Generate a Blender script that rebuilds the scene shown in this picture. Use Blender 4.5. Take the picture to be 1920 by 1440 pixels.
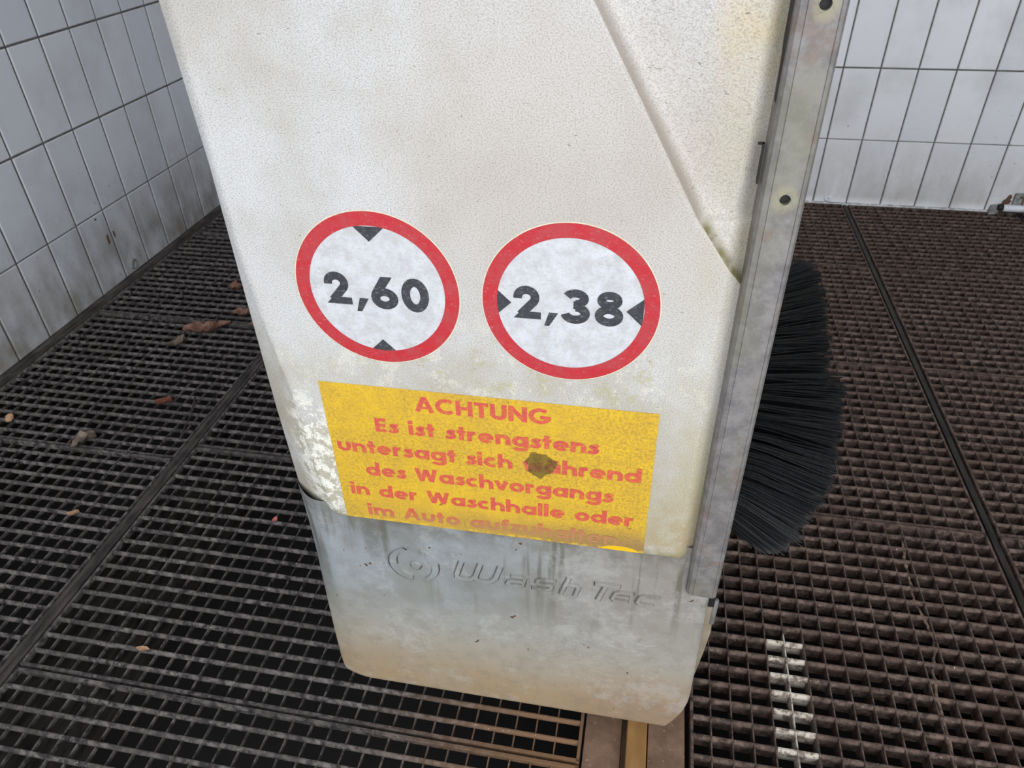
import bpy, bmesh, math, random
from mathutils import Matrix, Vector
random.seed(7)
for o in list(bpy.data.objects): bpy.data.objects.remove(o)
SC = bpy.context.scene
COL = SC.collection

# ------------------------------------------------------------ camera
cd = bpy.data.cameras.new('camera'); cam = bpy.data.objects.new('camera', cd); COL.objects.link(cam)
cd.sensor_width = 36; cd.lens = 1375.87 * 36 / 1920; cd.clip_start = 0.02
Rv = Vector((0.98253182, 0.1849659, -0.02046567)); Uv = Vector((-0.09278201, 0.58222479, 0.80771641)); Wv = Vector((-0.16131561, 0.79170823, -0.58921588))
m = Matrix((Rv, Uv, -Wv)).transposed().to_4x4(); m.translation = (0, 0, 1.13200)
cam.matrix_world = m
cd.dof.use_dof = True; cd.dof.focus_distance = 0.78; cd.dof.aperture_fstop = 16
SC.camera = cam

# ------------------------------------------------------------ world light
wd = bpy.data.worlds.new('overcast_sky'); SC.world = wd; wd.use_nodes = True
nt = wd.node_tree; nt.nodes.clear()
bg = nt.nodes.new('ShaderNodeBackground'); ow = nt.nodes.new('ShaderNodeOutputWorld')
bg.inputs[0].default_value = (0.93, 0.96, 1.0, 1); bg.inputs[1].default_value = 1.95
nt.links.new(bg.outputs[0], ow.inputs[0])
# daylight coming through the open gate behind the photographer (soft overcast)
sd = bpy.data.lights.new('sun', 'SUN'); sd.energy = 0.75; sd.angle = math.radians(50); sd.color = (1, 0.98, 0.95)
so = bpy.data.objects.new('sun', sd); COL.objects.link(so); so.location = (1, -2, 4)
so.rotation_euler = Vector((-0.50, 0.80, -0.60)).to_track_quat('-Z', 'Y').to_euler()

SC.view_settings.view_transform = 'Standard'; SC.view_settings.look = 'None'
SC.view_settings.gamma = 1; SC.view_settings.use_curve_mapping = False
SC.view_settings.exposure = 0.0

# ------------------------------------------------------------ helpers
def lin(c):
    return tuple(((v / 255) / 12.92 if v / 255 <= 0.04045 else ((v / 255 + 0.055) / 1.055) ** 2.4) for v in c) + (1,)

class Mat:
    def __init__(s, name, rough=0.5, metal=0.0, spec=0.5):
        s.m = bpy.data.materials.new(name); s.m.use_nodes = True; s.nt = s.m.node_tree
        s.b = s.nt.nodes['Principled BSDF']
        s.b.inputs['Roughness'].default_value = rough; s.b.inputs['Metallic'].default_value = metal
        s.b.inputs['Specular IOR Level'].default_value = spec
        s.geo = s.nt.nodes.new('ShaderNodeNewGeometry').outputs['Position']
        s._sep = None
    def n(s, t, **k):
        nd = s.nt.nodes.new(t)
        for a, v in k.items(): setattr(nd, a, v)
        return nd
    def put(s, sock, v):
        if isinstance(v, bpy.types.NodeSocket): s.nt.links.new(v, sock)
        else: sock.default_value = v
    @property
    def sep(s):
        if not s._sep:
            s._sep = s.n('ShaderNodeSeparateXYZ'); s.nt.links.new(s.geo, s._sep.inputs[0])
        return s._sep.outputs
    def math(s, op, a, b=0.0, clamp=False):
        nd = s.n('ShaderNodeMath', operation=op, use_clamp=clamp); s.put(nd.inputs[0], a); s.put(nd.inputs[1], b); return nd.outputs[0]
    def rng(s, v, a, b, c=0.0, d=1.0, smooth=True):
        nd = s.n('ShaderNodeMapRange', interpolation_type='SMOOTHSTEP' if smooth else 'LINEAR')
        for i, q in enumerate((v, a, b, c, d)): s.put(nd.inputs[i], q)
        return nd.outputs[0]
    def noise(s, scale, detail=3, rough=0.55, stretch=(1, 1, 1), off=(0, 0, 0), dist=0.0):
        mp = s.n('ShaderNodeMapping'); s.put(mp.inputs[0], s.geo); mp.inputs['Scale'].default_value = stretch; mp.inputs['Location'].default_value = off
        nd = s.n('ShaderNodeTexNoise'); s.put(nd.inputs['Vector'], mp.outputs[0])
        nd.inputs['Scale'].default_value = scale; nd.inputs['Detail'].default_value = detail; nd.inputs['Roughness'].default_value = rough
        nd.inputs['Distortion'].default_value = dist
        return nd.outputs[0]
    def mix(s, f, a, b, mode='MIX'):
        nd = s.n('ShaderNodeMix', data_type='RGBA', blend_type=mode)
        s.put(nd.inputs[0], f)
        s.put(nd.inputs[6], lin(a) if isinstance(a, tuple) and len(a) == 3 else a)
        s.put(nd.inputs[7], lin(b) if isinstance(b, tuple) and len(b) == 3 else b)
        return nd.outputs[2]
    def col(s, c): s.put(s.b.inputs['Base Color'], lin(c) if isinstance(c, tuple) and len(c) == 3 else c)
    def bump(s, h, strength=0.3, dist=0.001):
        nd = s.n('ShaderNodeBump'); nd.inputs['Strength'].default_value = strength; nd.inputs['Distance'].default_value = dist
        s.put(nd.inputs['Height'], h)
        if s.b.inputs['Normal'].is_linked: s.put(nd.inputs['Normal'], s.b.inputs['Normal'].links[0].from_socket)
        s.put(s.b.inputs['Normal'], nd.outputs[0])
    def blob(s, cx, cz, rx, rz, soft=0.5, axes=(0, 2)):
        """soft elliptical patch of dirt"""
        a = s.math('DIVIDE', s.math('SUBTRACT', s.sep[axes[0]], cx), rx); b = s.math('DIVIDE', s.math('SUBTRACT', s.sep[axes[1]], cz), rz)
        d = s.math('ADD', s.math('MULTIPLY', a, a), s.math('MULTIPLY', b, b))
        return s.rng(d, 1.0 + soft, 1.0 - soft)

class MB:
    def __init__(s): s.v = []; s.f = []; s.grime = set()
    def box(s, x0, x1, y0, y1, z0, z1):
        i = len(s.v); s.v += [(x, y, z) for z in (z0, z1) for y in (y0, y1) for x in (x0, x1)]
        s.f += [(i, i + 2, i + 3, i + 1), (i + 4, i + 5, i + 7, i + 6), (i, i + 1, i + 5, i + 4), (i + 2, i + 6, i + 7, i + 3), (i, i + 4, i + 6, i + 2), (i + 1, i + 3, i + 7, i + 5)]
    def prism(s, prof, axis, a, b, cap=True):
        """closed profile (p,q) extruded along axis 0/1/2 from a to b"""
        i = len(s.v); n = len(prof)
        def pt(p, q, t): return {0: (t, p, q), 1: (p, t, q), 2: (p, q, t)}[axis]
        s.v += [pt(p, q, a) for p, q in prof] + [pt(p, q, b) for p, q in prof]
        for k in range(n): s.f.append((i + k, i + (k + 1) % n, i + n + (k + 1) % n, i + n + k))
        if cap: s.f += [tuple(range(i, i + n))[::-1], tuple(range(i + n, i + 2 * n))]
    def lathe(s, prof, c, axis, n=24):
        """profile (r,t) revolved about axis through c"""
        i = len(s.v)
        for r, t in prof:
            for k in range(n):
                a = 2 * math.pi * k / n; u, w = r * math.cos(a), r * math.sin(a)
                p = {0: (t, u, w), 1: (u, t, w), 2: (u, w, t)}[axis]
                s.v.append((c[0] + p[0], c[1] + p[1], c[2] + p[2]))
        for j in range(len(prof) - 1):
            for k in range(n): s.f.append((i + j * n + k, i + j * n + (k + 1) % n, i + (j + 1) * n + (k + 1) % n, i + (j + 1) * n + k))
        s.f += [tuple(i + k for k in range(n))[::-1], tuple(i + (len(prof) - 1) * n + k for k in range(n))]
    def mesh(s, name, mat, smooth=False, fix=True):
        me = bpy.data.meshes.new(name); me.from_pydata(s.v, [], s.f); me.materials.append(mat.m if isinstance(mat, Mat) else mat)
        if fix:
            bm = bmesh.new(); bm.from_mesh(me); bmesh.ops.recalc_face_normals(bm, faces=bm.faces); bm.to_mesh(me); bm.free()
        if smooth: me.shade_smooth() if hasattr(me, 'shade_smooth') else None
        if smooth:
            me.polygons.foreach_set('use_smooth', [True] * len(me.polygons))
        me.update(); return me
    def obj(s, name, mat, parent=None, smooth=False, fix=True, **props):
        return link(name, s.mesh(name, mat, smooth, fix), parent, **props)

def link(name, me, parent=None, loc=None, **props):
    o = bpy.data.objects.new(name, me); COL.objects.link(o)
    if parent is not None:
        o.parent = parent
        pw = parent['_w'] if '_w' in parent else (0, 0, 0)
        if loc is None: o.location = (-pw[0], -pw[1], -pw[2])   # mesh coordinates stay world coordinates
        else: o.location = tuple(l - w for l, w in zip(loc, pw))
    elif loc is not None: o.location = loc
    for k, v in props.items(): o[k] = v
    return o
def bevel(o, w=0.002, seg=2):
    b = o.modifiers.new('bevel', 'BEVEL'); b.width = w; b.segments = seg; b.limit_method = 'ANGLE'; return o
def empty(name, loc, **props):
    o = bpy.data.objects.new(name, None); COL.objects.link(o); o.location = loc; o.empty_display_size = 0.05
    o['_w'] = loc
    for k, v in props.items(): o[k] = v
    return o
def ss(t): t = max(0.0, min(1.0, t)); return t * t * (3 - 2 * t)
def interp(tab, z):
    if z <= tab[0][0]: return tab[0][1]
    for (a, p), (b, q) in zip(tab, tab[1:]):
        if z <= b: return p + (q - p) * (z - a) / (b - a)
    return tab[-1][1]

# ------------------------------------------------------------ materials: setting
def tile_mat(name, base, tint, axis_v, zdirt, dk, dirt):
    M = Mat(name, rough=0.22, spec=0.5)
    inf = M.n('ShaderNodeObjectInfo').outputs['Random']
    c = M.mix(M.rng(inf, 0, 1, 0, 1, False), base, tint)
    grime = M.noise(14, 5, 0.6, (1, 1, 0.5)); z = M.sep[2]
    f = M.math('MULTIPLY', M.rng(z, zdirt, 0.0), M.rng(grime, 0.15, 0.75))
    c = M.mix(M.math('MULTIPLY', f, dk), c, dirt)
    if axis_v == 0: c = M.mix(M.math('MULTIPLY', M.rng(z, 0.040, 0.006), 0.9), c, (244, 246, 250))
    sp = M.noise(90, 2, 0.5); c = M.mix(M.math('MULTIPLY', M.rng(sp, 0.70, 0.76), M.rng(z, 0.7, 0.0)), c, (95, 80, 65))
    c = M.mix(M.math('MULTIPLY', M.rng(M.noise(5, 4), 0.45, 0.75), 0.3), c, (165, 162, 156))
    M.col(c); M.put(M.b.inputs['Roughness'], M.rng(f, 0, 1, 0.25, 0.6)); M.bump(M.noise(30, 2), 0.05, 0.002)
    return M
M_tileL = tile_mat('grey_blue_glazed_tile', (206, 210, 219), (214, 217, 224), 1, 0.42, 1.0, (128, 124, 116))
M_tileB = tile_mat('white_glazed_tile', (232, 234, 240), (241, 242, 246), 0, 0.36, 0.6, (170, 164, 156))
M_grout = Mat('dark_grout', 0.9); M_grout.col(M_grout.mix(M_grout.rng(M_grout.noise(40, 3), 0.3, 0.7), (84, 82, 80), (112, 110, 106)))
M_lime = Mat('white_lime_edge', 0.7); M_lime.col(M_lime.mix(M_lime.rng(M_lime.noise(60, 4), 0.35, 0.7), (232, 236, 240), (180, 178, 172)))
M_pit = Mat('wet_black_pit', 0.8); M_pit.col((16, 14, 13))

def grate_mat(name, lo, hi, top, paint=False):
    M = Mat(name, rough=0.75, spec=0.25)
    n1 = M.noise(70, 4, 0.65, off=(3, 1, 2)); n2 = M.noise(9, 3)
    c = M.mix(M.rng(n1, 0.35, 0.68), lo, hi)
    c = M.mix(M.math('MULTIPLY', M.rng(n2, 0.4, 0.65), 0.6), c, top)
    # rust brown slurry washed up beside the track channel
    c = M.mix(M.math('MULTIPLY', M.math('MULTIPLY', M.rng(M.sep[0], -0.42, -0.03), M.rng(M.sep[0], 0.16, 0.02)), M.rng(M.sep[1], 1.0, 0.55)), c, (128, 98, 72))
    if paint:
        xs = M.math('SUBTRACT', M.sep[0], M.math('MULTIPLY', M.math('SUBTRACT', M.sep[1], 0.63), 0.0))
        f = M.math('MULTIPLY', M.rng(xs, 0.2725, 0.2745), M.rng(xs, 0.3350, 0.3320))
        f = M.math('MULTIPLY', f, M.rng(M.sep[1], 0.862, 0.852)); f = M.math('MULTIPLY', f, M.rng(n1, 0.62, 0.45, 0.1, 0.9))
        f = M.math('MULTIPLY', f, M.rng(M.sep[2], -0.034, -0.02))
        c = M.mix(f, c, (214, 206, 192))
    spk = M.noise(260, 2); c = M.mix(M.rng(spk, 0.69, 0.76), c, (190, 178, 165))
    M.col(c); M.bump(M.noise(220, 3), 0.5, 0.0015)
    return M
M_grL = grate_mat('black_grp_grating', (40, 39, 40), (120, 114, 112), (74, 70, 68))
M_grR = grate_mat('brown_stained_grating', (56, 47, 42), (122, 103, 94), (84, 67, 60), paint=True)
M_beam = Mat('dull_support_steel', 0.6, 0.2); M_beam.col(M_beam.mix(M_beam.rng(M_beam.noise(50, 5, 0.6, (1, 0.3, 1)), 0.3, 0.7), (38, 35, 34), (84, 78, 74)))
M_beamD = Mat('dark_support_steel', 0.6, 0.2); M_beamD.col(M_beamD.mix(M_beamD.rng(M_beamD.noise(50, 5, 0.6, (1, 0.3, 1)), 0.3, 0.7), (24, 22, 21), (58, 52, 48)))

# ------------------------------------------------------------ setting: walls
LX, BY = -1.6871, 2.8787
w = MB(); w.box(LX - 0.14, LX - 0.0035, -1.2, BY + 0.14, -0.35, 3.0)
wall_left = w.obj('wall_left', M_grout, kind='structure')
w = MB(); w.box(LX - 0.0035, 3.2, BY + 0.0035, BY + 0.14, -0.35, 3.0)
wall_back = w.obj('wall_back', M_grout, kind='structure')
def tile_mesh(wd_, ht, th=0.0075, bv=0.0022):
    """tile lying in XZ, front towards -Y, thickness th"""
    a, b = wd_ / 2, ht / 2; t = MB()
    t.v = [(-a, 0, -b), (a, 0, -b), (a, 0, b), (-a, 0, b), (-a, -th + bv, -b), (a, -th + bv, -b), (a, -th + bv, b), (-a, -th + bv, b),
           (-a + bv, -th, -b + bv), (a - bv, -th, -b + bv), (a - bv, -th, b - bv), (-a + bv, -th, b - bv)]
    t.f = [(8, 9, 10, 11)] + [(i, (i + 1) % 4, 4 + (i + 1) % 4, 4 + i) for i in range(4)] + [(4 + i, 4 + (i + 1) % 4, 8 + (i + 1) % 4, 8 + i) for i in range(4)]
    return t
def rows(zb, pz, n): return [(0.0, zb)] + [(zb + pz * k, zb + pz * (k + 1)) for k in range(n - 1)]
TH = 0.0075
# left wall: faces +X
cache = {}
for r, (z0, z1) in enumerate(rows(0.2396, 0.2506, 7)):
    h = z1 - z0 - 0.0055
    if (0, round(h, 4)) not in cache:
        cache[(0, round(h, 4))] = tile_mesh(0.125 - 0.0064, h).mesh('tile', M_tileL)
    for k in range(-12, 9):
        y = 1.7821 + 0.125 * (k + 0.5)
        if y > BY - 0.04: continue
        o = link('tile', cache[(0, round(h, 4))], wall_left, (LX - 0.0075 + random.uniform(-.0003, .0003), y, (z0 + z1) / 2 + (0.002 if r == 0 else 0)))
        o.rotation_euler = (random.uniform(-.001, .001), 0, math.pi / 2 + random.uniform(-.004, .004))
for r, (z0, z1) in enumerate(rows(0.2442, 0.2482, 7)):
    h = z1 - z0 - 0.005
    if (1, round(h, 4)) not in cache:
        cache[(1, round(h, 4))] = tile_mesh(0.1223 - 0.0048, h).mesh('tile', M_tileB)
    for k in range(-19, 10):
        x = 0.7427 + 0.1223 * (k + 0.5)
        if x < LX + 0.06: continue
        o = link('tile', cache[(1, round(h, 4))], wall_back, (x, BY + 0.0075 + random.uniform(-.0003, .0003), (z0 + z1) / 2 + (0.002 if r == 0 else 0)))
        o.rotation_euler = (random.uniform(-.003, .003), 0, random.uniform(-.003, .003))
w = MB(); w.box(LX - 0.14, 3.34, -0.35, BY + 0.14, 3.0, 3.12)  # unseen ceiling, added so the daylight comes in from the gate side
M_ceil = Mat('pale_bounce_shell', 0.9); M_ceil.col((205, 205, 205)); w.obj('unseen_ceiling', M_ceil, kind='structure')
w = MB(); w.box(3.2, 3.34, -1.2, BY + 0.14, -0.35, 3.0); w.obj('unseen_wall_right', M_ceil, kind='structure')  # unseen wall, added to confine gate light and bounce it onto the left wall
# plain render above the tiled zone
M_render = Mat('plain_wall_render', 0.8); M_render.col(M_render.mix(M_render.noise(6, 3), (196, 196, 198), (208, 208, 208)))
w = MB(); w.box(LX - 0.004, LX, -1.2, BY, 1.75, 3.0); w.obj('render_coat', M_render, wall_left)
w = MB(); w.box(LX, 3.2, BY, BY + 0.004, 1.75, 3.0); w.obj('render_coat', M_render, wall_back)
# chalky lime line along the foot of the back wall
w = MB(); n = 120
for i in range(n):
    x0 = -0.2 + 2.3 * i / n; x1 = -0.2 + 2.3 * (i + 1) / n; hh = 0.002 + 0.004 * random.random()
    if 1.25 < x0 < 1.62: continue
    w.box(x0, x1, BY - 0.004, BY + 0.002, -0.006, hh)
w.obj('lime_crust', M_lime, wall_back)

# ------------------------------------------------------------ setting: floor (pit with gratings)
w = MB(); w.box(LX - 0.14, 3.2, -1.2, BY + 0.14, -0.42, -0.35)
floor = w.obj('floor', M_pit, kind='structure')
ZB = -0.030
def zb(mat): return -0.0115 if mat is M_grL else -0.030
def bar_prof(front, back, topf, topb, bulge, ZB):
    # (horizontal offset, z); front is negative side (towards the camera)
    return [(-topf, 0), (-front, -0.0035), (-front - 0.0004, -0.0065), (-front + bulge, -0.010), (-0.0006, ZB), (back - 0.0006, ZB), (back, -0.004), (topb, 0)]
barcache = {}
def bar(kind, L, mat):
    k = (kind, round(L, 3), mat.m.name)
    if k not in barcache:
        b = MB(); ZB = zb(mat)
        if kind == 'x': b.prism(bar_prof(*((0.0040, 0.0018, 0.0006, 0.0014, 0.0024) if mat is M_grL else (0.0042, 0.0022, 0.0010, 0.0016, 0.0022)), ZB), 0, -L / 2, L / 2)
        elif kind == 'y' and mat is M_grL: b.prism([(-0.0009, -0.0035), (-0.0013, -0.006), (-0.0008, ZB), (0.0008, ZB), (0.0013, -0.006), (0.0009, -0.0035)], 1, -L / 2, L / 2)
        elif kind == 'y': b.prism([(-0.0010, 0.0002), (-0.0015, -0.003), (-0.0009, ZB), (0.0009, ZB), (0.0015, -0.003), (0.0010, 0.0002)], 1, -L / 2, L / 2)
        elif kind == 'ex': b.prism([(-0.0022, 0.0006), (-0.0026, -0.002), (-0.0026, ZB), (0.0026, ZB), (0.0026, -0.002), (0.0022, 0.0006)], 0, -L / 2, L / 2)
        else: b.prism([(-0.0022, 0.0006), (-0.0026, -0.002), (-0.0026, ZB), (0.0026, ZB), (0.0026, -0.002), (0.0022, 0.0006)], 1, -L / 2, L / 2)
        barcache[k] = b.mesh('bar', mat)
    return barcache[k]
def grating(x0, x1, y0, y1, mat, xs=None, pitch=0.0325, ys=None):
    z = random.uniform(-0.0012, 0.0006)
    g = bpy.data.objects.new('floor_grating', None); COL.objects.link(g); g.parent = floor
    g.location = (x0, y0, z); g['_w'] = (x0, y0, z)
    if xs is None: xs = []; a = x0 + pitch; xs = [x0 + pitch * k for k in range(1, 60) if x0 + pitch * k < x1 - 0.010]
    if ys is None: ys = [y0 + pitch * k for k in range(1, 60) if y0 + pitch * k < y1 - 0.010]
    cx, cy = (x0 + x1) / 2, (y0 + y1) / 2
    for x in xs: link('bearing_bar', bar('y', y1 - y0, mat), g, (x, cy, z))
    for y in ys: link('cross_bar', bar('x', x1 - x0, mat), g, (cx, y, z))
    for x in (x0 + 0.0026, x1 - 0.0026): link('edge_bar', bar('ey', y1 - y0, mat), g, (x, cy, z))
    for y in (y0 + 0.0026, y1 - 0.0026): link('edge_bar', bar('ex', x1 - x0, mat), g, (cx, y, z))
    return g
GAP = 0.003
# column of mats between the left wall and the dark support beam
for y0, y1 in ((-0.062, 0.521), (0.523, 1.106), (1.111, 1.694), (1.699, 2.282), (2.287, 2.872)):
    grating(-1.652, -1.037, y0, y1 - 0.0, M_grL)
# wide mats between that beam and the track channel
xs_mid = [-0.9776 + 0.0325 * k for k in range(-0, 29)]
for y0, y1 in ((-0.018, 0.566), (0.5715, 1.155), (1.160, 1.743), (1.748, 2.331), (2.336, 2.872)):
    grating(-1.0065, -0.0265, y0, y1, M_grL, xs=xs_mid)
# brown mats right of the track channel
for x0 in (0.1405, 0.7500, 1.3600):
    for j, (y0, y1) in enumerate(((-0.008, 0.576), (0.582, 1.1665), (1.170, 1.7545), (1.758, 2.342), (2.346, 2.872))):
        if x0 > 1.3 and j < 1: continue
        grating(x0, x0 + 0.5865, y0, y1, M_grR)
# mats behind / under the machine are the same series, the track channel runs between them
def beam(x0, x1, ztop, mat, y0=-0.1, y1=2.875):
    b = MB(); t = 0.004
    b.box(x0, x1, y0, y1, ztop - 0.012, ztop)
    b.box((x0 + x1) / 2 - 0.003, (x0 + x1) / 2 + 0.003, y0, y1, -0.35, ztop - 0.012)
    return b.obj('support_beam', mat, floor)
beam(-1.0335, -1.0095, 0.0005, M_beam)
beam(0.7320, 0.7445, -0.0015, M_beamD)
beam(1.3420, 1.3545, -0.0015, M_beamD)
# little ridges of the beam covers
for xx in (-1.0235, -1.0190):
    b = MB(); b.box(xx - 0.0009, xx + 0.0009, -0.1, 2.87, 0.0003, 0.0016); b.obj('beam_ridge', M_beam, floor)
# angle frame at the left wall
b = MB(); b.prism([(LX, -0.02), (LX, 0.006), (LX + 0.006, 0.006), (LX + 0.012, 0.001), (-1.657, 0.001), (-1.655, -0.02)], 1, -0.2, 2.872)
b.obj('trim_1', M_beam, kind='structure')
b = MB(); b.box(-1.68, -1.657, -0.2, 2.87, -0.35, -0.02); b.obj('frame_leg', M_beamD, floor)

# track channel with rail
M_mud = Mat('mud_coated_steel', 0.8)
c = M_mud.mix(M_mud.rng(M_mud.noise(18, 5, 0.6), 0.3, 0.7), (104, 80, 64), (140, 112, 92))
c = M_mud.mix(M_mud.rng(M_mud.noise(120, 3), 0.64, 0.74), c, (160, 140, 118)); M_mud.col(c); M_mud.bump(M_mud.noise(90, 4), 0.4, 0.002)
M_yel = Mat('yellow_brown_rail_steel', 0.6)
c = M_yel.mix(M_yel.rng(M_yel.noise(22, 4, 0.6, (1, 0.4, 1)), 0.3, 0.7), (134, 98, 56), (168, 128, 78)); M_yel.col(c); M_yel.bump(M_yel.noise(60, 3), 0.3, 0.001)
track = empty('track_rail', (0.057, 0.6, -0.35), label='muddy brown steel floor track with a yellowish rail strip running under the column', category='rail')
b = MB(); b.box(-0.0225, 0.133, -0.1, 2.870, -0.35, -0.030); b.obj('bed', M_mud, track)
b = MB(); b.prism([(-0.0225, -0.030), (-0.0225, -0.003), (0.020, -0.004), (0.034, -0.012), (0.036, -0.030)], 1, -0.1, 2.87); b.obj('left_flange', M_mud, track)
b = MB(); b.prism([(0.076, -0.030), (0.076, -0.006), (0.132, -0.004), (0.133, -0.030)], 1, -0.1, 2.87); b.obj('right_flange', M_mud, track)
b = MB(); b.prism([(0.0425, -0.030), (0.0425, 0.0015), (0.0440, 0.003), (0.0720, 0.003), (0.0735, 0.0015), (0.0735, -0.030)], 1, -0.1, 2.87); b.obj('rail_strip', M_yel, track)
b = MB(); b.lathe([(0.030, -0.006), (0.030, -0.003), (0.028, -0.0015), (0.020, -0.0012)], (0.118, 0.545, 0), 2, 32); b.obj('weld_disc', M_mud, track, smooth=False)

# resin bead squeezed along a repaired joint in the brown mat
M_resin = Mat('brown_resin', 0.8); M_resin.col(M_resin.mix(M_resin.rng(M_resin.noise(80, 4), 0.35, 0.7), (66, 52, 44), (150, 124, 104))); M_resin.bump(M_resin.noise(150, 3), 0.5, 0.002)
path = [(1.168, 0.566), (1.12, 0.560), (1.07, 0.553), (1.03, 0.552), (0.99, 0.548), (0.965, 0.550), (0.93, 0.557), (0.895, 0.562), (0.86, 0.553), (0.82, 0.541), (0.776, 0.538), (0.72, 0.536), (0.67, 0.534), (0.62, 0.532), (0.585, 0.531)]
b = MB(); N = 10; st = []
pts = []
for (ya, xa), (yb, xb) in zip(path, path[1:]):
    for k in range(5): t = k / 5; pts.append((xa + (xb - xa) * t, ya + (yb - ya) * t))
for i, (px_, py_) in enumerate(pts):
    near = abs(((py_ - 0.582) / 0.0325) % 1 - 0.5) * 2
    r = 0.0012 + 0.0042 * (near ** 2) * random.random() + 0.0006 * random.random(); jx = random.uniform(-.0015, .0015)
    for k in range(N):
        a = 2 * math.pi * k / N; b.v.append((px_ + jx + 1.5 * r * math.cos(a), py_, -0.005 + r * math.sin(a) * 1.1))
for i in range(len(pts) - 1):
    for k in range(N): b.f.append((i * N + k, i * N + (k + 1) % N, (i + 1) * N + (k + 1) % N, (i + 1) * N + k))
b.obj('resin_bead', M_resin, floor, smooth=True)

# wall details
def ring(name, mat, parent, c, axis, r0, r1, h):
    b = MB(); b.lathe([(r1, 0), (r1, h * 0.6), (r1 * 0.8, h), (r0, h), (r0 * 0.9, h * 0.3)], c, axis, 20); return b.obj(name, mat, parent, smooth=True)
M_chip = Mat('brown_chip', 0.9); M_chip.col((96, 70, 54))
M_white = Mat('white_coated_metal', 0.35); M_white.col(M_white.mix(M_white.rng(M_white.noise(50, 3), 0.4, 0.7), (236, 240, 248), (196, 196, 200)))
M_patch = Mat('grey_mortar', 0.9); M_patch.col(M_patch.mix(M_patch.rng(M_patch.noise(60, 3), 0.4, 0.7), (150, 150, 150), (112, 112, 98)))
b = MB(); b.lathe([(0.014, 0), (0.014, -0.003), (0.010, -0.006), (0.004, -0.006), (0.003, -0.002)], (0.672, BY, 0.020), 1, 20)
b.obj('wall_plug', M_white, wall_back, smooth=True)
b = MB(); b.lathe([(0.018, 0), (0.017, 0.004), (0.012, 0.005), (0.009, 0.001)], (LX, 1.955, 0.030), 0, 20); b.obj('wall_plug', M_patch, wall_left, smooth=True)
def chip(parent, mat, y, z, ry, rz, seed):
    rnd = random.Random(seed); b = MB(); n = 11
    for t in (0.0, 0.0012):
        for k in range(n):
            a = 2 * math.pi * k / n; q = rnd.uniform(.6, 1.1) if t == 0 else 0
            if t == 0: b.v.append((LX + 0.0004, y + ry * q * math.cos(a), z + rz * q * math.sin(a)))
            else: p = b.v[k]; b.v.append((LX + t, y + (p[1] - y) * .85, z + (p[2] - z) * .85))
    b.f = [(k, (k + 1) % n, n + (k + 1) % n, n + k) for k in range(n)] + [tuple(range(n, 2 * n))]
    b.obj('rust_chip', mat, parent)
chip(wall_left, M_chip, 1.885, 0.150, 0.006, 0.022, 1); chip(wall_left, M_chip, 1.917, 0.155, 0.004, 0.016, 2); chip(wall_left, M_chip, 1.862, 0.228, 0.006, 0.004, 3)

pipe = empty('white_pipe', (1.45, BY - 0.02, 0), label='white metal pipe stub lying along the foot of the white tiled wall', category='pipe')
b = MB(); b.lathe([(0.009, 1.283), (0.013, 1.287), (0.013, 2.0), (0.009, 2.004)], (0, BY - 0.016, 0.022), 0, 20); b.obj('tube', M_white, pipe, smooth=True)
b = MB(); b.lathe([(0.010, 1.268), (0.012, 1.271), (0.012, 1.284), (0.008, 1.286)], (0, BY - 0.016, 0.024), 0, 16); b.obj('end_plug', M_beamD, pipe, smooth=True)
b = MB(); b.box(1.315, 1.343, BY - 0.010, BY + 0.001, 0.022, 0.075); bevel(b.obj('mount_plate', M_patch, pipe), 0.002)
b = MB(); b.lathe([(0.004, 0), (0.004, -0.003)], (1.336, BY - 0.010, 0.062), 1, 10); b.obj('screw', M_beam, pipe)
b = MB(); b.box(1.345, 1.349, BY - 0.004, BY + 0.001, 0.030, 0.085); b.box(1.362, 1.372, BY - 0.004, BY + 0.001, 0.03, 0.07); b.obj('strap', M_chip, pipe)
b = MB(); pts = [(1.281, 0.03), (1.283, 0.045), (1.290, 0.050), (1.297, 0.066), (1.304, 0.068), (1.308, 0.058), (1.305, 0.050), (1.311, 0.044), (1.304, 0.032)]
i0 = 0; b.v = [(x, BY - 0.0035, z) for x, z in pts] + [(x, BY + 0.001, z) for x, z in pts]; n = len(pts)
b.f = [tuple(range(n)), tuple(range(2 * n - 1, n - 1, -1))] + [(k, (k + 1) % n, n + (k + 1) % n, n + k) for k in range(n)]
b.obj('rusty_lug', M_chip, pipe)
b = MB(); b.prism([(1.243, -0.006), (1.247, 0.026), (1.262, 0.030), (1.275, 0.012), (1.275, -0.006)], 1, BY - 0.014, BY + 0.001); b.obj('mortar_patch', M_patch, wall_back)

# ------------------------------------------------------------ wash column
M_up = Mat('weathered_white_cover', rough=0.5, spec=0.35)
M = M_up; X, Y_, Z = M.sep[0], M.sep[1], M.sep[2]
c = M.mix(M.rng(M.noise(7, 4, 0.6, off=(5, 0, 1)), 0.35, 0.7), (208, 209, 211), (188, 185, 180))
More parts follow.
